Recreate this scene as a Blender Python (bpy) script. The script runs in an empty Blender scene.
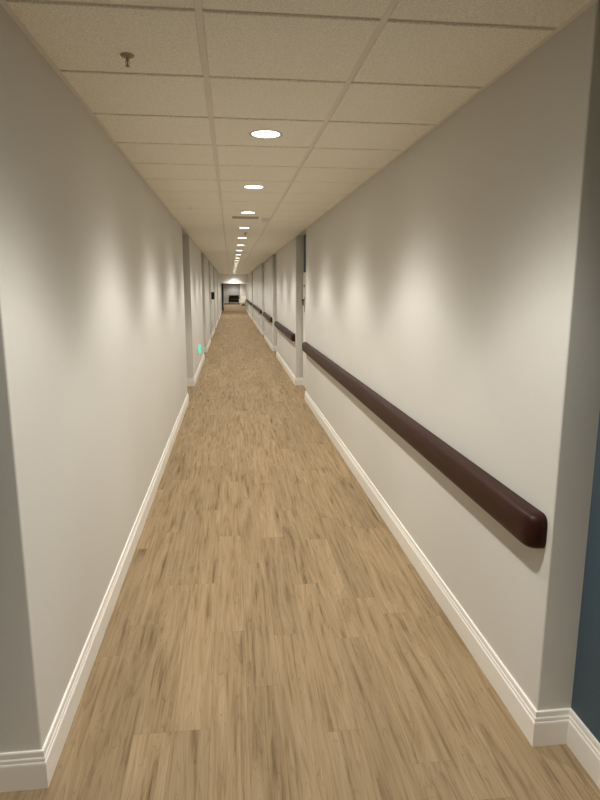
import bpy, bmesh, math, random
from mathutils import Matrix, Vector
random.seed(4)
SC = bpy.context.scene
COL = SC.collection
PI = math.pi

# ------------------------------------------------------------------ measures
XL, XR = -0.701, 1.149            # corridor wall faces
H = 2.632                         # ceiling (tile faces)
CAMZ = 1.760
TILE = 0.616                      # pitch of the ceiling grid along the corridor
RUN1, RUN2 = -0.0856, 0.5244      # the two long ceiling runners
TY0 = 2.127                       # one cross joint of the grid
YEND = 39.27
YWALL = 46.0                      # where the side walls stop and the lobby begins
#                     # lintel at the end of the corridor
YBACK = -4.2
YLOBBY = 70.0
DL, DR = 0.26, 0.14               # depth of the door recesses, left / right
REC_L = [(0.25, 1.94), (9.25, 10.80), (15.0, 16.6), (19.7, 21.4), (25.0, 26.7), (31.5, 33.1)]
REC_R = [(0.25, 1.93), (9.25, 10.70), (15.3, 16.75), (21.0, 22.55), (31.8, 33.4)]

# ------------------------------------------------------------------ materials
def srgb(r, g, b):
    def f(c):
        c /= 255.0
        return c / 12.92 if c <= 0.04045 else ((c + 0.055) / 1.055) ** 2.4
    return (f(r), f(g), f(b), 1.0)

def new_mat(name, color, rough=0.6, metal=0.0, spec=0.5):
    m = bpy.data.materials.new(name)
    m.use_nodes = True
    b = m.node_tree.nodes['Principled BSDF']
    b.inputs['Base Color'].default_value = color
    b.inputs['Roughness'].default_value = rough
    b.inputs['Metallic'].default_value = metal
    b.inputs['Specular IOR Level'].default_value = spec
    return m

def N(m, kind, **kw):
    n = m.node_tree.nodes.new(kind)
    for k, v in kw.items():
        setattr(n, k, v)
    return n

def L(m, a, b):
    m.node_tree.links.new(a, b)

def speckle(m, base, amount, scale, bump=0.0, bump_dist=0.002, detail=2.0):
    """fine procedural mottling of a base colour, with an optional bump"""
    b = m.node_tree.nodes['Principled BSDF']
    tc = N(m, 'ShaderNodeTexCoord')
    no = N(m, 'ShaderNodeTexNoise')
    no.inputs['Scale'].default_value = scale
    no.inputs['Detail'].default_value = detail
    L(m, tc.outputs['Object'], no.inputs['Vector'])
    cr = N(m, 'ShaderNodeValToRGB')
    cr.color_ramp.elements[0].position = 0.3
    cr.color_ramp.elements[1].position = 0.7
    cr.color_ramp.elements[0].color = [c * (1 - amount) for c in base[:3]] + [1]
    cr.color_ramp.elements[1].color = [min(1, c * (1 + amount)) for c in base[:3]] + [1]
    L(m, no.outputs['Fac'], cr.inputs['Fac'])
    L(m, cr.outputs['Color'], b.inputs['Base Color'])
    if bump:
        bp = N(m, 'ShaderNodeBump')
        bp.inputs['Strength'].default_value = bump
        bp.inputs['Distance'].default_value = bump_dist
        L(m, no.outputs['Fac'], bp.inputs['Height'])
        L(m, bp.outputs['Normal'], b.inputs['Normal'])
    return m

WALLC = srgb(212, 209, 201)
M = {}
M['wall'] = speckle(new_mat('greige_wall_paint', WALLC, 0.62, spec=0.35), WALLC, 0.02, 140, 0.25, 0.001, 3)
BLUE = srgb(68, 86, 96)
M['blue'] = speckle(new_mat('slate_blue_wall_paint', BLUE, 0.6, spec=0.35), BLUE, 0.08, 120, 0.25, 0.001, 3)
TILEC = srgb(245, 239, 226)
M['tile'] = speckle(new_mat('mineral_fibre_tile', TILEC, 0.9, spec=0.15), TILEC, 0.14, 130, 0.5, 0.002, 4)
M['grid'] = new_mat('painted_grid_steel', srgb(228, 222, 210), 0.55)
M['white'] = new_mat('white_semi_gloss_paint', srgb(240, 236, 228), 0.38)
M['door'] = new_mat('white_door_paint', srgb(228, 224, 214), 0.45)
M['trimring'] = new_mat('white_lamp_trim', srgb(200, 196, 188), 0.4)
M['black'] = new_mat('black_metal', srgb(22, 20, 19), 0.4, 0.3)
M['plastic_black'] = new_mat('black_plastic', srgb(20, 19, 18), 0.45)
M['plastic_white'] = new_mat('white_plastic', srgb(232, 230, 224), 0.4)
M['plastic_grey'] = new_mat('grey_plastic', srgb(150, 146, 138), 0.5)
M['brass'] = new_mat('dull_sprinkler_metal', srgb(160, 146, 120), 0.45, 0.4)
M['steel'] = new_mat('brushed_steel', srgb(170, 168, 162), 0.3, 0.9)
DK = srgb(80, 73, 64)
M['sofa'] = speckle(new_mat('dark_brown_upholstery', DK, 0.75), DK, 0.15, 60, 0.3, 0.003)
CR = srgb(222, 216, 202)
M['cream'] = speckle(new_mat('cream_upholstery', CR, 0.8), CR, 0.05, 60, 0.3, 0.003)
M['glass_dark'] = new_mat('dark_glass', srgb(18, 20, 22), 0.08)
VD = srgb(176, 166, 148)
M['vent_dark'] = new_mat('vent_duct_grey', VD, 0.7)

def emit(name, color, strength):
    m = new_mat(name, (0.8, 0.8, 0.8, 1), 0.5)
    b = m.node_tree.nodes['Principled BSDF']
    b.inputs['Emission Color'].default_value = color
    b.inputs['Emission Strength'].default_value = strength
    return m
M['lens'] = emit('lit_lamp_lens', (1.0, 0.93, 0.80, 1), 7.0)
M['green'] = emit('lit_teal_lens', (0.10, 0.80, 0.56, 1), 1.0)
M['green'].node_tree.nodes['Principled BSDF'].inputs['Base Color'].default_value = (0.02, 0.12, 0.09, 1)

def rail_mat():
    m = new_mat('mahogany_stained_rail', srgb(74, 34, 20), 0.44, spec=0.2)
    b = m.node_tree.nodes['Principled BSDF']
    tc = N(m, 'ShaderNodeTexCoord')
    mp = N(m, 'ShaderNodeMapping')
    mp.inputs['Scale'].default_value = (60, 2.0, 60)
    no = N(m, 'ShaderNodeTexNoise')
    no.inputs['Scale'].default_value = 1.5
    no.inputs['Detail'].default_value = 5
    cr = N(m, 'ShaderNodeValToRGB')
    cr.color_ramp.elements[0].position = 0.3
    cr.color_ramp.elements[1].position = 0.75
    cr.color_ramp.elements[0].color = srgb(38, 16, 9)
    cr.color_ramp.elements[1].color = srgb(58, 26, 15)
    L(m, tc.outputs['Object'], mp.inputs['Vector'])
    L(m, mp.outputs['Vector'], no.inputs['Vector'])
    L(m, no.outputs['Fac'], cr.inputs['Fac'])
    L(m, cr.outputs['Color'], b.inputs['Base Color'])
    return m
M['rail'] = rail_mat()

def floor_mat():
    m = new_mat('walnut_vinyl_plank', (0.3, 0.2, 0.12, 1), 0.75, spec=0.06)
    b = m.node_tree.nodes['Principled BSDF']
    tc = N(m, 'ShaderNodeTexCoord')
    sep = N(m, 'ShaderNodeSeparateXYZ')
    L(m, tc.outputs['Object'], sep.inputs[0])
    comb = N(m, 'ShaderNodeCombineXYZ')          # planks run along the corridor
    L(m, sep.outputs['Y'], comb.inputs['X'])
    L(m, sep.outputs['X'], comb.inputs['Y'])
    def math_(op, a_, b_=None):
        n = N(m, 'ShaderNodeMath', operation=op)
        for i_, v in enumerate((a_, b_)):
            if v is None:
                continue
            if isinstance(v, (int, float)):
                n.inputs[i_].default_value = v
            else:
                L(m, v, n.inputs[i_])
        return n.outputs[0]
    xr = math_('DIVIDE', math_('ADD', sep.outputs['X'], 20.03), 0.152)
    row = math_('FLOOR', xr)
    fx = math_('FRACT', xr)
    wn1 = N(m, 'ShaderNodeTexWhiteNoise', noise_dimensions='1D')
    L(m, row, wn1.inputs['W'])
    yr = math_('ADD', math_('DIVIDE', math_('ADD', sep.outputs['Y'], 50.0), 1.22), wn1.outputs['Value'])
    colm = math_('FLOOR', yr)
    fy = math_('FRACT', yr)
    idv = N(m, 'ShaderNodeCombineXYZ')
    L(m, row, idv.inputs['X'])
    L(m, colm, idv.inputs['Y'])
    wn2 = N(m, 'ShaderNodeTexWhiteNoise', noise_dimensions='2D')
    L(m, idv.outputs[0], wn2.inputs['Vector'])
    ex = math_('MULTIPLY', math_('MINIMUM', fx, math_('SUBTRACT', 1.0, fx)), 0.152)
    ey = math_('MULTIPLY', math_('MINIMUM', fy, math_('SUBTRACT', 1.0, fy)), 1.22)
    seam_f = math_('LESS_THAN', math_('MINIMUM', ex, ey), 0.0009)
    # every plank samples another region of the grain
    off = N(m, 'ShaderNodeVectorMath', operation='SCALE')
    off.inputs['Scale'].default_value = 37.0
    L(m, wn2.outputs['Color'], off.inputs[0])
    add = N(m, 'ShaderNodeVectorMath', operation='ADD')
    L(m, comb.outputs[0], add.inputs[0])
    L(m, off.outputs[0], add.inputs[1])
    def stretched(sx, sy, detail, rough, dist):
        mp = N(m, 'ShaderNodeMapping')
        mp.inputs['Scale'].default_value = (sx, sy, 1)
        L(m, add.outputs[0], mp.inputs['Vector'])
        no = N(m, 'ShaderNodeTexNoise')
        no.inputs['Scale'].default_value = 1.0
        no.inputs['Detail'].default_value = detail
        no.inputs['Roughness'].default_value = rough
        no.inputs['Distortion'].default_value = dist
        L(m, mp.outputs[0], no.inputs['Vector'])
        return no
    fine = stretched(2.6, 75.0, 4, 0.6, 0.6)      # fine pores
    broad = stretched(1.2, 14.0, 1.2, 0.5, 1.8)    # cathedral figure
    # ring lines of the cathedral figure
    rg = N(m, 'ShaderNodeMath', operation='MULTIPLY')
    rg.inputs[1].default_value = 8.0
    L(m, broad.outputs['Fac'], rg.inputs[0])
    fr = N(m, 'ShaderNodeMath', operation='PINGPONG')
    fr.inputs[1].default_value = 0.5
    L(m, rg.outputs[0], fr.inputs[0])
    cr = N(m, 'ShaderNodeValToRGB')
    e = cr.color_ramp.elements
    e[0].position, e[0].color = 0.28, srgb(100, 82, 58)
    e[1].position, e[1].color = 0.72, srgb(163, 142, 113)
    mid = e.new(0.47)
    mid.color = srgb(144, 123, 94)
    mixv = N(m, 'ShaderNodeMath', operation='MULTIPLY_ADD')
    mixv.inputs[1].default_value = 0.55
    L(m, fine.outputs['Fac'], mixv.inputs[0])
    half = N(m, 'ShaderNodeMath', operation='MULTIPLY')
    half.inputs[1].default_value = 0.45
    L(m, broad.outputs['Fac'], half.inputs[0])
    L(m, half.outputs[0], mixv.inputs[2])
    L(m, mixv.outputs[0], cr.inputs['Fac'])
    # thin dark ring lines
    rl = N(m, 'ShaderNodeMapRange')
    rl.inputs['From Min'].default_value = 0.0
    rl.inputs['From Max'].default_value = 0.11
    rl.inputs['To Min'].default_value = 0.80
    rl.inputs['To Max'].default_value = 1.0
    L(m, fr.outputs[0], rl.inputs['Value'])
    mul = N(m, 'ShaderNodeMix', data_type='RGBA', blend_type='MULTIPLY')
    mul.inputs['Factor'].default_value = 1.0
    L(m, cr.outputs['Color'], mul.inputs['A'])
    L(m, rl.outputs['Result'], mul.inputs['B'])
    # plank to plank tone, and the dark seams
    tone = N(m, 'ShaderNodeMapRange')
    tone.inputs['To Min'].default_value = 0.90
    tone.inputs['To Max'].default_value = 1.06
    L(m, wn2.outputs['Value'], tone.inputs['Value'])
    mul2 = N(m, 'ShaderNodeMix', data_type='RGBA', blend_type='MULTIPLY')
    mul2.inputs['Factor'].default_value = 1.0
    L(m, mul.outputs['Result'], mul2.inputs['A'])
    L(m, tone.outputs['Result'], mul2.inputs['B'])
    seam = N(m, 'ShaderNodeMix', data_type='RGBA', blend_type='MIX')
    L(m, math_('MULTIPLY', seam_f, 0.55), seam.inputs['Factor'])
    L(m, mul2.outputs['Result'], seam.inputs['A'])
    seam.inputs['B'].default_value = srgb(118, 96, 70)
    L(m, seam.outputs['Result'], b.inputs['Base Color'])
    bp = N(m, 'ShaderNodeBump')
    bp.inputs['Strength'].default_value = 0.12
    bp.inputs['Distance'].default_value = 0.001
    L(m, fine.outputs['Fac'], bp.inputs['Height'])
    L(m, bp.outputs['Normal'], b.inputs['Normal'])
    return m
M['floor'] = floor_mat()

# ------------------------------------------------------------------ mesh helpers
def obj(name, bm, mats, parent=None, loc=(0, 0, 0), smooth=False, bevel=0.0):
    me = bpy.data.meshes.new(name)
    bmesh.ops.recalc_face_normals(bm, faces=bm.faces[:])
    bm.to_mesh(me)
    bm.free()
    if not isinstance(mats, (list, tuple)):
        mats = [mats]
    for mm in mats:
        me.materials.append(mm)
    if smooth:
        for p in me.polygons:
            p.use_smooth = True
        me.set_sharp_from_angle(angle=math.radians(40))
    o = bpy.data.objects.new(name, me)
    COL.objects.link(o)
    o.location = loc
    if parent:
        o.parent = parent
    if bevel:
        md = o.modifiers.new('edge', 'BEVEL')
        md.width = bevel
        md.segments = 3
        md.limit_method = 'ANGLE'
    return o

def thing(name, label, cat, loc=(0, 0, 0), rotz=0.0, group=None):
    o = bpy.data.objects.new(name, None)
    o.empty_display_size = 0.1
    COL.objects.link(o)
    o.location = loc
    o.rotation_euler = (0, 0, rotz)
    o['label'] = label
    o['category'] = cat
    if group:
        o['group'] = group
    return o

def struct(name, bm, mats, parent=None, **kw):
    o = obj(name, bm, mats, parent, **kw)
    if not parent:
        o['kind'] = 'structure'
    return o

def box(bm, x0, x1, y0, y1, z0, z1, mi=0):
    vs = [bm.verts.new((x, y, z)) for z in (z0, z1) for x, y in ((x0, y0), (x1, y0), (x1, y1), (x0, y1))]
    for q in ((3, 2, 1, 0), (4, 5, 6, 7), (0, 1, 5, 4), (1, 2, 6, 5), (2, 3, 7, 6), (3, 0, 4, 7)):
        f = bm.faces.new([vs[i] for i in q])
        f.material_index = mi
    return bm

def lathe(bm, prof, seg=32, center=(0, 0, 0), axis='Z'):
    """revolve (radius, height) points"""
    rings = []
    for r, h in prof:
        ring = []
        if r < 1e-6:
            p = (0, 0, h)
            ring = [p]
        else:
            ring = [(r * math.cos(2 * PI * k / seg), r * math.sin(2 * PI * k / seg), h) for k in range(seg)]
        vs = []
        for x, y, z in ring:
            if axis == 'X':
                x, y, z = z, x, y
            elif axis == 'Y':
                x, y, z = x, z, y
            vs.append(bm.verts.new((x + center[0], y + center[1], z + center[2])))
        rings.append(vs)
    for a, b in zip(rings, rings[1:]):
        if len(a) == 1 and len(b) == 1:
            continue
        for k in range(seg):
            j = (k + 1) % seg
            if len(a) == 1:
                bm.faces.new((a[0], b[j], b[k]))
            elif len(b) == 1:
                bm.faces.new((a[k], a[j], b[0]))
            else:
                bm.faces.new((a[k], a[j], b[j], b[k]))
    return bm

def tube(bm, pts, r, seg=10):
    """round bar through points"""
    rings = []
    n = len(pts)
    pts = [Vector(p) for p in pts]
    for i, p in enumerate(pts):
        d = (pts[min(i + 1, n - 1)] - pts[max(i - 1, 0)]).normalized()
        ref = Vector((0, 0, 1)) if abs(d.z) < 0.9 else Vector((1, 0, 0))
        u = d.cross(ref).normalized()
        v = d.cross(u)
        rings.append([bm.verts.new(p + r * (math.cos(2 * PI * k / seg) * u + math.sin(2 * PI * k / seg) * v)) for k in range(seg)])
    for a, b in zip(rings, rings[1:]):
        for k in range(seg):
            j = (k + 1) % seg
            bm.faces.new((a[k], a[j], b[j], b[k]))
    bm.faces.new(rings[0][::-1])
    bm.faces.new(rings[-1])
    return bm

def copy_tree(o, parent=None):
    c = o.copy()
    COL.objects.link(c)
    if parent:
        c.parent = parent
    for ch in list(o.children):
        copy_tree(ch, c)
    return c

# ------------------------------------------------------------------ walls
def wall_plan(xw, side, depth, recs, y0, y1):
    """inner line of one side wall from y0 to y1, stepping back into each door recess; side -1 left, +1 right"""
    pts = [(xw, y0)]
    flag = []                       # material of each run
    for a, b in recs:
        xd = xw + side * depth
        pts += [(xw, a), (xd, a), (xd, b), (xw, b)]
        flag += [0, 0, 1, 0]
    pts.append((xw, y1))
    flag.append(0)
    return pts, flag

def soften(pts, flag, r=0.007):
    """small radius on the outward corners of the plasterboard"""
    out, fl = [pts[0]], []
    for i in range(1, len(pts) - 1):
        p, a, b = Vector(pts[i]), Vector(pts[i - 1]), Vector(pts[i + 1])
        convex = abs(p.x - (XL if p.x < 0 else XR)) < 1e-6
        if convex:
            d1 = (a - p).normalized()
            d2 = (b - p).normalized()
            c = p + r * d1 + r * d2
            fl.append(flag[i - 1])
            for k in range(4):
                t = k / 3 * PI / 2
                q = c - r * d2 * math.cos(t) - r * d1 * math.sin(t)
                out.append((q.x, q.y))
                if k < 3:
                    fl.append(0)
        else:
            fl.append(flag[i - 1])
            out.append(pts[i])
    out.append(pts[-1])
    fl.append(flag[-1])
    return out, fl

def wall_mesh(pts, flag, xout, ztop):
    bm = bmesh.new()
    lo = [bm.verts.new((x, y, 0)) for x, y in pts]
    hi = [bm.verts.new((x, y, ztop)) for x, y in pts]
    for i in range(len(pts) - 1):
        f = bm.faces.new((lo[i], lo[i + 1], hi[i + 1], hi[i]))
        f.material_index = flag[i]
        f.smooth = True
    a0 = bm.verts.new((xout, pts[0][1], 0)); a1 = bm.verts.new((xout, pts[0][1], ztop))
    b0 = bm.verts.new((xout, pts[-1][1], 0)); b1 = bm.verts.new((xout, pts[-1][1], ztop))
    bm.faces.new((lo[-1], b0, b1, hi[-1]))
    bm.faces.new((b0, a0, a1, b1))
    bm.faces.new((a0, lo[0], hi[0], a1))
    bm.faces.new(lo + [b0, a0])
    bm.faces.new(hi + [b1, a1])
    return bm

PL, FL = wall_plan(XL, -1, DL, REC_L, YBACK, YWALL)
PR, FR = wall_plan(XR, 1, DR, REC_R, YBACK, YWALL)
ZT = H + 0.06
for name, P, F, xo in (('wall_left', PL, FL, XL - 0.45), ('wall_right', PR, FR, XR + 0.33)):
    p2, f2 = soften(P, F)
    o = struct(name, wall_mesh(p2, f2, xo, ZT), [M['wall'], M['blue']])
    o.data.set_sharp_from_angle(angle=math.radians(50))

# rear wall behind the viewpoint
bm = bmesh.new()
box(bm, XL - 0.45, XR + 0.33, YBACK - 0.12, YBACK, 0, ZT)
struct('wall_rear', bm, M['wall'])

# ------------------------------------------------------------------ baseboards
BASE = [(0.0, 0.146), (0.0075, 0.146), (0.009, 0.142), (0.0095, 0.124), (0.0125, 0.119), (0.0130, 0.112),
        (0.0105, 0.109), (0.0150, 0.103), (0.0160, 0.096), (0.0160, 0.0)]

def sweep(bm, pts, side, prof):
    """mitred run of a profile along a plan line; the profile's first value points into the room"""
    n = len(pts)
    nor = []
    for i in range(n - 1):
        d = (Vector(pts[i + 1]) - Vector(pts[i])).normalized()
        nor.append(Vector((d.y, -d.x)) if side < 0 else Vector((-d.y, d.x)))
    rings = []
    for i in range(n):
        if i == 0:
            m = nor[0]
        elif i == n - 1:
            m = nor[-1]
        else:
            m = nor[i - 1] + nor[i]
            if m.length < 1.1 and abs(nor[i - 1].dot(nor[i])) > 0.9:
                m = nor[i]
        rings.append([bm.verts.new((pts[i][0] + m.x * d, pts[i][1] + m.y * d, z)) for d, z in prof])
    for a, b in zip(rings, rings[1:]):
        for k in range(len(prof) - 1):
            bm.faces.new((a[k], a[k + 1], b[k + 1], b[k]))
    bm.faces.new(rings[0])
    bm.faces.new(rings[-1][::-1])

def door_span(a, b):
    """door and casing inside a recess from a to b (near to far)"""
    far = b - 0.05
    return far - 1.03, far

def baseboard(name, P, recs, side, skip_first=True):
    bm = bmesh.new()
    runs, cur = [], [P[0]]
    i = 1
    for k, (a, b) in enumerate(recs):
        c1, c2, c3, c4 = P[i:i + 4]
        i += 4
        if k == 0 and skip_first:
            cur += [c1, c2, c3, c4]
            continue
        d0, d1 = door_span(a, b)
        cur += [c1, c2, (c2[0], d0)]
        runs.append(cur)
        cur = [(c3[0], d1), c3, c4]
    cur.append(P[-1])
    runs.append(cur)
    for r in runs:
        sweep(bm, r, side, BASE)
    return struct(name, bm, M['white'])

baseboard('baseboard_left', PL, REC_L, -1)
baseboard('baseboard_right', PR, REC_R, 1)

# ------------------------------------------------------------------ floor
bm = bmesh.new()
box(bm, XL - 0.45, XR + 0.33, YBACK - 0.12, YWALL, -0.08, 0.0)
box(bm, XL - 0.45, 3.2, YWALL, YLOBBY + 0.12, -0.08, 0.0)
struct('floor', bm, M['floor'])

# ------------------------------------------------------------------ suspended ceiling
DROP = 0.009
GAP = 0.0125
k0 = int(math.floor((YBACK - TY0) / TILE))
k1 = int(math.ceil((YEND - TY0) / TILE))
VENT_ROW = 9
cols = [(XL + 0.022, RUN1 - GAP), (RUN1 + GAP, RUN2 - GAP), (RUN2 + GAP, XR - 0.022)]
bm = bmesh.new()
for k in range(k0, k1):
    y0 = max(TY0 + TILE * k + GAP, YBACK)
    y1 = min(TY0 + TILE * (k + 1) - GAP, YEND)
    if y1 - y0 < 0.05:
        continue
    for x0, x1 in cols:
        e = 0.003                                    # eased edge of the tegular tile
        dz = random.uniform(-0.0006, 0.0006)
        lo = [(x0 + e, y0 + e), (x1 - e, y0 + e), (x1 - e, y1 - e), (x0 + e, y1 - e)]
        up = [(x0, y0), (x1, y0), (x1, y1), (x0, y1)]
        a = [bm.verts.new((x, y, H + dz)) for x, y in lo]
        b = [bm.verts.new((x, y, H + e)) for x, y in up]
        c = [bm.verts.new((x, y, H + 0.02)) for x, y in up]
        bm.faces.new(a[::-1])
        for i in range(4):
            j = (i + 1) % 4
            bm.faces.new((a[i], a[j], b[j], b[i]))
            bm.faces.new((b[i], b[j], c[j], c[i]))
        bm.faces.new(c)
ceil = struct('ceiling', bm, M['tile'])
bm = bmesh.new()                                     # deck above, closing the recess tops
box(bm, XL - 0.45, XR + 0.33, YBACK - 0.12, YEND + 0.3, H + 0.03, H + 0.09)
struct('trim_4', bm, M['wall'])
bm = bmesh.new()                                     # tees of the grid
for x in (RUN1, RUN2):
    box(bm, x - 0.012, x + 0.012, YBACK, YEND, H + DROP - 0.0035, H + 0.03)
for k in range(k0, k1 + 1):
    y = TY0 + TILE * k
    if YBACK < y < YEND:
        for x0, x1 in ((XL, RUN1 - 0.0121), (RUN1 + 0.0121, RUN2 - 0.0121), (RUN2 + 0.0121, XR)):
            box(bm, x0, x1, y - 0.012, y + 0.012, H + DROP, H + 0.028)
struct('trim_1', bm, M['grid'])
for name, P, s in (('trim_2', PL, -1), ('trim_3', PR, 1)):   # wall angles
    bm = bmesh.new()
    xs = P[0][0]
    yy = [YBACK] + [v for r in (REC_L if s < 0 else REC_R) for v in r] + [YEND]
    box(bm, min(xs, xs - s * 0.022), max(xs, xs - s * 0.022), YBACK, YEND, H + 0.003, H + 0.012)
    struct(name, bm, M['grid'])

# ------------------------------------------------------------------ doors in the recesses
def make_door(name, xw, side, y0, y1, latch_far=True):
    """painted flush door with casing, standing on the recess wall; side = where the wall is (+1 right)"""
    s = -side                                        # into the corridor
    bm = bmesh.new()
    cw = 0.062
    def slab(bm, d0, d1, ya, yb, za, zb):
        xa, xb = sorted((xw + s * d0, xw + s * d1))
        box(bm, xa, xb, ya, yb, za, zb)
    slab(bm, 0, 0.018, y0, y0 + cw, 0, 2.02)
    slab(bm, 0, 0.018, y1 - cw, y1, 0, 2.02)
    slab(bm, 0, 0.018, y0 + cw, y1 - cw, 2.02 - cw, 2.02)
    fr = struct(name, bm, M['white'], bevel=0.003)
    bm = bmesh.new()
    slab(bm, 0.0, 0.008, y0 + cw + 0.003, y1 - cw - 0.003, 0.006, 2.02 - cw - 0.003)
    lf = obj('door_leaf', bm, M['door'], fr)
    ya, yb = y0 + cw, y1 - cw
    # recessed-looking panel mouldings on the leaf
    bm = bmesh.new()
    for za, zb in ((0.22, 0.86), (1.04, 1.80)):
        for pa, pb in ((ya + 0.13, (ya + yb) / 2 - 0.05), ((ya + yb) / 2 + 0.05, yb - 0.13)):
            t = 0.018
            slab(bm, 0.008, 0.013, pa, pb, za, za + t)
            slab(bm, 0.008, 0.013, pa, pb, zb - t, zb)
            slab(bm, 0.008, 0.013, pa, pa + t, za + t, zb - t)
            slab(bm, 0.008, 0.013, pb - t, pb, za + t, zb - t)
    obj('panel_moulding', bm, M['door'], lf)
    # black knocker: back plate, boss, and a ring lying on the plate
    yk = yb - 0.10
    xk = xw + s * 0.008
    bm = bmesh.new()
    slab(bm, 0.008, 0.016, yk - 0.025, yk + 0.025, 1.34, 1.60)
    kn = obj('door_knocker', bm, M['black'], lf, bevel=0.004)
    bm = bmesh.new()
    tube(bm, [(xk, yk, 1.545), (xw + s * 0.060, yk, 1.545)], 0.014)
    obj('knocker_boss', bm, M['black'], kn, smooth=True)
    bm = bmesh.new()
    ring = [(xw + s * 0.038, yk + 0.032 * math.sin(t * 2 * PI / 20), 1.50 + 0.045 * math.cos(t * 2 * PI / 20)) for t in range(21)]
    tube(bm, ring, 0.007, 8)
    obj('knocker_ring', bm, M['black'], kn, smooth=True)
    bm = bmesh.new()
    tube(bm, [(xk, yk, 1.79), (xw + s * 0.024, yk, 1.79)], 0.020)
    obj('door_viewer', bm, M['black'], lf, smooth=True)
    # lever on the near edge
    yl = ya + 0.07
    bm = bmesh.new()
    tube(bm, [(xk, yl, 1.0), (xw + s * 0.018, yl, 1.0)], 0.028, 16)
    tube(bm, [(xw + s * 0.018, yl, 1.0), (xw + s * 0.06, yl, 1.0)], 0.010)
    tube(bm, [(xw + s * 0.058, yl, 1.0), (xw + s * 0.058, yl + 0.11, 1.0)], 0.009)
    obj('door_handle', bm, M['steel'], lf, smooth=True)
    return fr

nd = 1
for recs, xw, side in ((REC_R[1:], XR + DR, 1), (REC_L[1:], XL - DL, -1)):
    for a, b in recs:
        d0, d1 = door_span(a, b)
        make_door('door_%d' % nd, xw, side, d0, d1)
        nd += 1

# ------------------------------------------------------------------ handrails
RAIL = [(0.0, 0.960), (0.030, 0.961), (0.048, 0.960), (0.058, 0.956), (0.066, 0.948), (0.071, 0.935), (0.073, 0.912),
        (0.073, 0.862), (0.070, 0.844), (0.064, 0.832), (0.054, 0.825), (0.038, 0.822), (0.0, 0.822)]
RZ = -0.031

def make_rail(y0, y1, label):
    o = thing('handrail', label, 'handrail', (XR, (y0 + y1) / 2, 0.9), 0, 'dark wooden handrails along the right wall')
    half = (y1 - y0) / 2
    R = 0.085
    bm = bmesh.new()
    rings = [[bm.verts.new((-d, y, z - 0.9 + RZ)) for d, z in RAIL] for y in (-half + R, half - R)]
    n = len(RAIL)
    for k in range(n):
        j = (k + 1) % n
        bm.faces.new((rings[0][k], rings[0][j], rings[1][j], rings[1][k]))
    obj('rail', bm, M['rail'], o, smooth=True)
    for e in (-1, 1):
        bm = bmesh.new()
        prev = None
        for i in range(13):
            t = i / 12 * PI / 2
            # squarish quarter turn back into the wall
            c, s_ = math.cos(t) ** 0.66, math.sin(t) ** 0.66
            ring = [bm.verts.new((-d * c if d else -0.0, e * (half - R + R * d / 0.073 * s_), z - 0.9 + RZ)) for d, z in RAIL]
            if prev:
                for k in range(n - 1):
                    bm.faces.new((prev[k], prev[k + 1], ring[k + 1], ring[k]))
            prev = ring
        bmesh.ops.remove_doubles(bm, verts=bm.verts[:], dist=1e-5)
        obj('end_cap', bm, M['rail'], o, smooth=True)
    return o

rails = [(1.962, 9.20, 'long dark reddish brown wooden handrail on the nearest right wall'),
         (10.79, 15.22, 'dark brown handrail on the second stretch of right wall beyond the white door'),
         (16.84, 20.92, 'dark brown handrail on the third stretch of right wall'),
         (22.64, 31.70, 'thin looking distant handrail on the fourth stretch of right wall'),
         (33.50, 43.5, 'farthest handrail running under the dropped beam to the lobby opening')]
for a, b, lab in rails:
    make_rail(a, b, lab)

# ------------------------------------------------------------------ recessed downlights
LAMP_COL = (1.0, 0.98, 0.935)
LAMP_W = 148.0
# luminous intensity of the reflector lamp by angle from straight down (degrees)
BEAM = [(0, 1.22), (20, 1.12), (34, 0.94), (42, 0.86), (46, 0.75), (50, 0.47), (55, 0.21), (61, 0.07), (68, 0.02), (80, 0.006), (90, 0.0)]
def add_lamp(parent, power, z=-0.016):
    ld = bpy.data.lights.new('downlight_lamp', 'SPOT')
    ld.energy = power
    ld.color = LAMP_COL
    ld.spot_size = math.radians(178)
    ld.spot_blend = 0.02
    ld.shadow_soft_size = 0.06
    ld.use_nodes = True
    nt = ld.node_tree
    em = nt.nodes['Emission']
    ge = nt.nodes.new('ShaderNodeNewGeometry')
    sp = nt.nodes.new('ShaderNodeSeparateXYZ')
    ab = nt.nodes.new('ShaderNodeMath'); ab.operation = 'ABSOLUTE'
    ac = nt.nodes.new('ShaderNodeMath'); ac.operation = 'ARCCOSINE'
    dv = nt.nodes.new('ShaderNodeMath'); dv.operation = 'DIVIDE'
    dv.inputs[1].default_value = PI / 2
    cr = nt.nodes.new('ShaderNodeValToRGB')
    cr.color_ramp.interpolation = 'LINEAR'
    el = cr.color_ramp.elements
    for k, (d, v) in enumerate(BEAM):
        if k == 0:
            e = el[0]
        elif k == len(BEAM) - 1:
            e = el[len(el) - 1]
        else:
            e = el.new(d / 90.0)
        e.position = d / 90.0
        e.color = (v, v, v, 1)
    nt.links.new(ge.outputs['Incoming'], sp.inputs[0])
    nt.links.new(sp.outputs['Z'], ab.inputs[0])
    nt.links.new(ab.outputs[0], ac.inputs[0])
    nt.links.new(ac.outputs[0], dv.inputs[0])
    nt.links.new(dv.outputs[0], cr.inputs['Fac'])
    nt.links.new(cr.outputs['Color'], em.inputs['Strength'])
    lo = bpy.data.objects.new('downlight_lamp', ld)
    COL.objects.link(lo)
    lo.parent = parent
    lo.location = (0, 0, z)
    return lo

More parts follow.
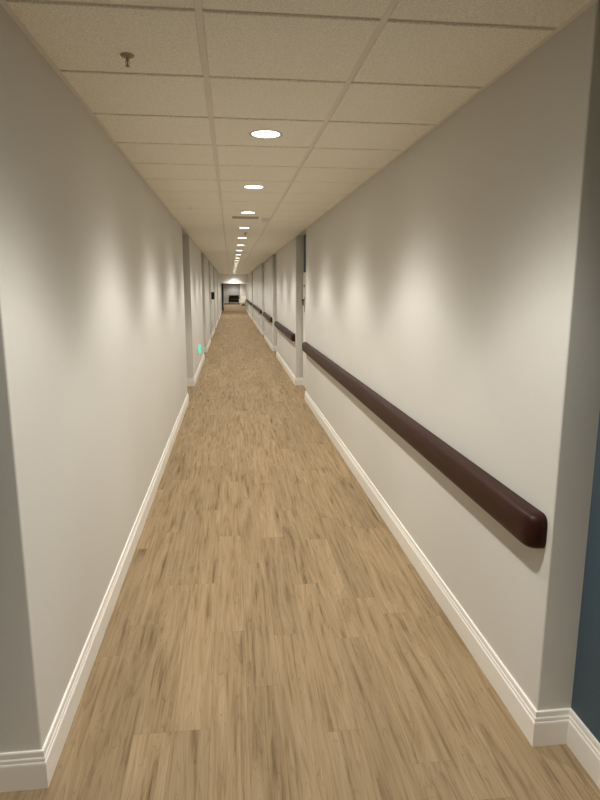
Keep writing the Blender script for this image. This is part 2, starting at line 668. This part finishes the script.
GRP = 'round recessed downlights down the middle of the ceiling'
proto = thing('downlight', '', 'ceiling light', (0, 0, 0), 0, GRP)
bm = bmesh.new()
lathe(bm, [(0.079, 0.006), (0.081, -0.001), (0.087, -0.0016), (0.095, -0.0014), (0.099, -0.0008), (0.099, 0.003), (0.079, 0.006)], 40)
obj('trim_ring', bm, M['trimring'], proto, smooth=True)
bm = bmesh.new()
lathe(bm, [(0.0805, 0.004), (0.0805, 0.0), (0.06, -0.0008), (0.03, -0.001), (0, -0.001)], 40)
obj('lens', bm, M['lens'], proto, smooth=True)
ORD = ['nearest', 'second', 'third', 'fourth', 'fifth', 'sixth', 'seventh', 'eighth', 'ninth', 'tenth', 'eleventh',
       'twelfth', 'thirteenth', 'fourteenth', 'fifteenth', 'sixteenth', 'seventeenth', 'eighteenth', 'nineteenth', 'twentieth']
XC = (RUN1 + RUN2) / 2
def lit_y(i):
    return TY0 + TILE * (2.5 + 3 * i)
first = True
fittings = []
for i in range(-3, 20):
    y = lit_y(i)
    if i >= 0:
        lab = ('nearest large round white downlight in the ceiling' if i == 0 else
               '%s round white downlight from the viewer in the corridor ceiling' % ORD[i])
        if i == 19:
            lab = 'last round downlight, close to the dropped beam at the corridor end'
    else:
        lab = '%s round ceiling downlight behind the camera, outside the frame' % ORD[-i - 1]
    o = proto if first else copy_tree(proto)
    first = False
    fittings.append(o)
    o.location = (XC, y, H)
    o['label'] = lab

LOBBY_FILL = [copy_tree(proto) for k in range(8)]
for k, o in enumerate(fittings):
    add_lamp(o, LAMP_W * (0.6, 0.62, 0.97)[k] if k < 3 else LAMP_W * (1.3 if k == len(fittings) - 1 else max(0.75, 0.975 ** (k - 3))))

# ------------------------------------------------------------------ small ceiling fittings
def sprinkler(loc, label, s=1.0, mat='brass'):
    o = thing('sprinkler_head', label, 'sprinkler', loc)
    bm = bmesh.new()
    lathe(bm, [(0.0, 0.0), (0.030 * s, 0.0), (0.031 * s, -0.003 * s), (0.024 * s, -0.009 * s), (0.012 * s, -0.011 * s), (0, -0.011 * s)], 24)
    obj('escutcheon', bm, M[mat], o, smooth=True)
    bm = bmesh.new()
    lathe(bm, [(0.0, -0.010 * s), (0.0075 * s, -0.010 * s), (0.0065 * s, -0.024 * s), (0.0035 * s, -0.028 * s), (0.0035 * s, -0.046 * s), (0, -0.046 * s)], 14)
    for sg in (-1, 1):
        tube(bm, [(0.0065 * s * sg, 0, -0.020 * s), (0.010 * s * sg, 0, -0.032 * s), (0.003 * s * sg, 0, -0.046 * s)], 0.0016 * s, 6)
    obj('nozzle', bm, M[mat], o, smooth=True)
    bm = bmesh.new()
    lathe(bm, [(0, -0.045 * s), (0.011 * s, -0.046 * s), (0.011 * s, -0.048 * s), (0, -0.049 * s)], 16)
    obj('deflector', bm, M[mat], o, smooth=True)
    return o
sprinkler((-0.375, 2.535, H), 'small metal sprinkler head hanging from the near left ceiling tile', 0.85)
sprinkler((-0.421, 6.971, H), 'tiny sprinkler head on a left ceiling tile further down the corridor', 0.6, 'plastic_white')
sprinkler((0.252, 10.0, H), 'dark sprinkler head between the fourth and fifth downlights', 1.1)

o = thing('smoke_detector', 'pale round smoke detector on the ceiling right of the third downlight', 'smoke detector', (0.468, 7.95, H))
bm = bmesh.new()
lathe(bm, [(0, 0), (0.058, 0), (0.060, -0.010), (0.055, -0.014)], 32)
bmesh.ops.remove_doubles(bm, verts=bm.verts[:], dist=1e-6)
lathe(bm, [(0.055, -0.014), (0, -0.014)], 32)
obj('base', bm, M['plastic_white'], o, smooth=True)
bm = bmesh.new()
lathe(bm, [(0.050, -0.014), (0.050, -0.030), (0.042, -0.042), (0.020, -0.048), (0, -0.048)], 32)
obj('housing', bm, M['plastic_white'], o, smooth=True)

o = thing('air_vent', 'flat dark slotted air vent in the ceiling just beyond the third downlight', 'vent', (0.20, 7.85, H))
bm = bmesh.new()
w, d, t = 0.165, 0.10, 0.018
box(bm, -w, w, -d, -d + t, -0.006, 0.001)
box(bm, -w, w, d - t, d, -0.006, 0.001)
box(bm, -w, -w + t, -d + t, d - t, -0.006, 0.001)
box(bm, w - t, w, -d + t, d - t, -0.006, 0.001)
obj('frame', bm, M['vent_dark'], o)
bm = bmesh.new()
for k in range(8):
    y = -d + t + (k + 0.5) * (2 * d - 2 * t) / 8
    vs = [bm.verts.new(p) for p in ((-w + t, y - 0.010, -0.001), (w - t, y - 0.010, -0.001), (w - t, y + 0.008, -0.007), (-w + t, y + 0.008, -0.007))]
    v2 = [bm.verts.new((v.co.x, v.co.y, v.co.z + 0.0015)) for v in vs]
    bm.faces.new(vs); bm.faces.new(v2[::-1])
    for i in range(4):
        j = (i + 1) % 4
        bm.faces.new((vs[i], v2[i], v2[j], vs[j]))
obj('louvre', bm, M['vent_dark'], o)

# ------------------------------------------------------------------ things on the left wall
o = thing('night_light', 'small glowing teal night light plugged in low on the left wall', 'night light', (XL, 12.15, 0.53))
bm = bmesh.new()
box(bm, 0, 0.006, -0.036, 0.036, -0.085, 0.035)
obj('outlet_plate', bm, M['plastic_white'], o, bevel=0.002)
bm = bmesh.new()
box(bm, 0.006, 0.036, -0.027, 0.027, -0.060, 0.010)
obj('plug_body', bm, M['plastic_white'], o, bevel=0.006)
bm = bmesh.new()
prof = [(0.0, 0.095), (0.016, 0.092), (0.026, 0.078), (0.030, 0.05), (0.030, -0.055), (0.024, -0.068), (0, -0.07)]
lathe(bm, prof, 20, (0.050, 0, 0))
lens = obj('glowing_lens', bm, M['green'], o, smooth=True)
lens['label'] = 'glowing teal lens'

o = thing('wall_dispenser', 'black box shaped dispenser with pale tray sticking out of the left wall', 'dispenser', (XL, 21.75, 1.45))
bm = bmesh.new()
box(bm, 0, 0.010, -0.07, 0.07, -0.26, 0.17)
obj('back_plate', bm, M['plastic_grey'], o, bevel=0.003)
bm = bmesh.new()
box(bm, 0.010, 0.118, -0.065, 0.065, -0.10, 0.15)
hb = obj('housing', bm, M['plastic_black'], o, bevel=0.012)
bm = bmesh.new()
lathe(bm, [(0, -0.10), (0.012, -0.10), (0.010, -0.122), (0, -0.122)], 14, (0.07, 0, 0))
obj('spout', bm, M['plastic_grey'], hb, smooth=True)
bm = bmesh.new()
box(bm, 0.010, 0.110, -0.060, 0.060, -0.260, -0.245)
box(bm, 0.100, 0.110, -0.060, 0.060, -0.245, -0.232)
obj('drip_tray', bm, M['plastic_white'], o, bevel=0.003)

# ------------------------------------------------------------------ lintel at the end and the lobby beyond
OZ = 2.02
bm = bmesh.new()                                     # dropped beam across the corridor
box(bm, XL, XR, YEND, YEND + 0.20, OZ, ZT)
struct('wall_end', bm, M['wall'])
LXL, LXR = -0.80, 3.0
bm = bmesh.new()
box(bm, LXL - 0.35, LXL, YWALL, YLOBBY, 0, ZT)
struct('wall_lobby_left', bm, M['wall'])
bm = bmesh.new()
box(bm, LXR, LXR + 0.2, YWALL, YLOBBY, 0, ZT)
struct('wall_lobby_right', bm, M['wall'])
bm = bmesh.new()
box(bm, XR + 0.33, LXR + 0.2, YWALL - 0.12, YWALL, 0, ZT)
struct('wall_lobby_near', bm, M['wall'])
bm = bmesh.new()
box(bm, LXL - 0.35, LXR + 0.2, YLOBBY, YLOBBY + 0.12, 0, ZT)
struct('wall_lobby_far', bm, M['wall'])
bm = bmesh.new()
box(bm, 0.96, LXR, 64.0, 64.15, 0, ZT)
struct('wall_lobby_partition', bm, M['white'])
bm = bmesh.new()
box(bm, LXL - 0.35, LXR + 0.2, YEND + 0.3, YLOBBY + 0.12, H + 0.01, H + 0.09)
struct('trim_5', bm, M['tile'])
bm = bmesh.new()
sweep(bm, [(LXL, 47.0), (LXL, YLOBBY)], -1, BASE)
sweep(bm, [(LXL, YLOBBY), (0.96, YLOBBY)], -1, BASE)
struct('baseboard_lobby', bm, M['white'])
for i, y in enumerate((41.5, 44.5, 48.5, 52.5, 56.5, 60.0, 63.0, 68.9)):  # added downlights, out of view behind the beam, to brighten the lobby
    o = LOBBY_FILL[i]
    o.location = (0.35, y, H + 0.01)
    o['label'] = '%s round downlight added to brighten the far lobby, unseen behind the dropped beam' % ORD[i]
    o['group'] = 'unseen downlights added to brighten the far lobby'
    add_lamp(o, (130.0, 130.0, 240.0, 280.0, 280.0, 280.0, 240.0, 150.0)[i])

# open dark glazed door leaf in the lobby
ang = math.radians(11)
o = thing('glazed_door', 'dark glazed door standing open at the far left of the lobby', 'door', (LXL + 0.03, 46.9, 0), PI + ang)
# local +Y of the leaf runs back towards the corridor
def leaf_box(bm, y0, y1, z0, z1, t=0.022):
    box(bm, -t, t, y0, y1, z0, z1)
bm = bmesh.new()
leaf_box(bm, 0.0, 0.09, 0.01, 2.10)
leaf_box(bm, 0.81, 0.90, 0.01, 2.10)
leaf_box(bm, 0.09, 0.81, 2.00, 2.10)
leaf_box(bm, 0.09, 0.81, 0.01, 0.28)
leaf_box(bm, 0.09, 0.81, 0.92, 1.02)
obj('leaf_frame', bm, M['plastic_black'], o)
bm = bmesh.new()
leaf_box(bm, 0.09, 0.81, 1.02, 2.00, 0.006)
leaf_box(bm, 0.09, 0.81, 0.28, 0.92, 0.006)
obj('glass', bm, M['glass_dark'], o)
bm = bmesh.new()
for sg in (-1, 1):
    tube(bm, [(sg * 0.022, 0.14, 0.97), (sg * 0.065, 0.14, 0.97), (sg * 0.065, 0.78, 0.97), (sg * 0.022, 0.78, 0.97)], 0.014)
obj('push_bar', bm, M['steel'], o, smooth=True)

# dark two-seat sofa at the end of the lobby
o = thing('sofa', 'dark two seat sofa against the far wall at the corridor end', 'sofa', (0.32, 68.6, 0))
for sx in (-0.52, 0.52):
    for sy in (-0.28, 0.30):
        bm = bmesh.new()
        lathe(bm, [(0, 0), (0.018, 0), (0.026, 0.13), (0, 0.13)], 12, (sx, sy, 0))
        obj('leg', bm, M['black'], o, smooth=True)
bm = bmesh.new(); box(bm, -0.58, 0.58, -0.36, 0.38, 0.13, 0.30)
obj('base', bm, M['sofa'], o, bevel=0.02)
for sx in (-1, 1):
    bm = bmesh.new(); box(bm, min(sx * 0.46, sx * 0.60), max(sx * 0.46, sx * 0.60), -0.38, 0.38, 0.16, 0.66)
    obj('armrest', bm, M['sofa'], o, bevel=0.05)
    bm = bmesh.new(); box(bm, min(sx * 0.005, sx * 0.455), max(sx * 0.005, sx * 0.455), -0.38, 0.20, 0.30, 0.45)
    obj('seat_cushion', bm, M['sofa'], o, bevel=0.04)
bm = bmesh.new(); box(bm, -0.57, 0.57, 0.20, 0.40, 0.30, 0.92)
obj('backrest', bm, M['sofa'], o, bevel=0.05)

# pale armchair right of the sofa
o = thing('armchair', 'pale cream armchair on a dark base in front of the white partition', 'armchair', (1.22, 60.6, 0), math.radians(-25))
bm = bmesh.new(); lathe(bm, [(0, 0), (0.24, 0), (0.24, 0.06), (0.10, 0.09), (0.06, 0.18), (0, 0.18)], 24)
obj('swivel_base', bm, M['black'], o, smooth=True)
bm = bmesh.new(); box(bm, -0.27, 0.27, -0.30, 0.28, 0.18, 0.44)
obj('seat', bm, M['cream'], o, bevel=0.05)
for sx in (-1, 1):
    bm = bmesh.new(); box(bm, min(sx * 0.26, sx * 0.37), max(sx * 0.26, sx * 0.37), -0.30, 0.30, 0.20, 0.62)
    obj('armrest', bm, M['cream'], o, bevel=0.045)
bm = bmesh.new(); box(bm, -0.34, 0.34, 0.22, 0.36, 0.22, 0.90)
obj('backrest', bm, M['cream'], o, bevel=0.05)

# ------------------------------------------------------------------ world, camera, view
w = bpy.data.worlds.new('World')
SC.world = w
w.use_nodes = True
bg = w.node_tree.nodes['Background']
bg.inputs['Color'].default_value = (0.5, 0.5, 0.5, 1)
bg.inputs['Strength'].default_value = 0.0

cd = bpy.data.cameras.new('camera')
cam = bpy.data.objects.new('camera', cd)
COL.objects.link(cam)
cd.sensor_fit = 'HORIZONTAL'
cd.sensor_width = 36.0
cd.lens = 594.99 / 600 * 36.0
cd.clip_end = 200
r = Vector((9.93537457e-01, -1.13501364e-01, 8.72750120e-04))
u = Vector((0.02020721, 0.18444018, 0.98263599))
f = Vector((0.1116915, 0.97626803, -0.18554178))
mat = Matrix((( r.x, u.x, -f.x, 0.0), (r.y, u.y, -f.y, 0.0), (r.z, u.z, -f.z, CAMZ), (0, 0, 0, 1)))
cam.matrix_world = mat
SC.camera = cam
SC.view_settings.view_transform = 'Standard'
SC.view_settings.look = 'None'
SC.view_settings.gamma = 1.0
SC.view_settings.use_curve_mapping = False
SC.view_settings.exposure = 0.0
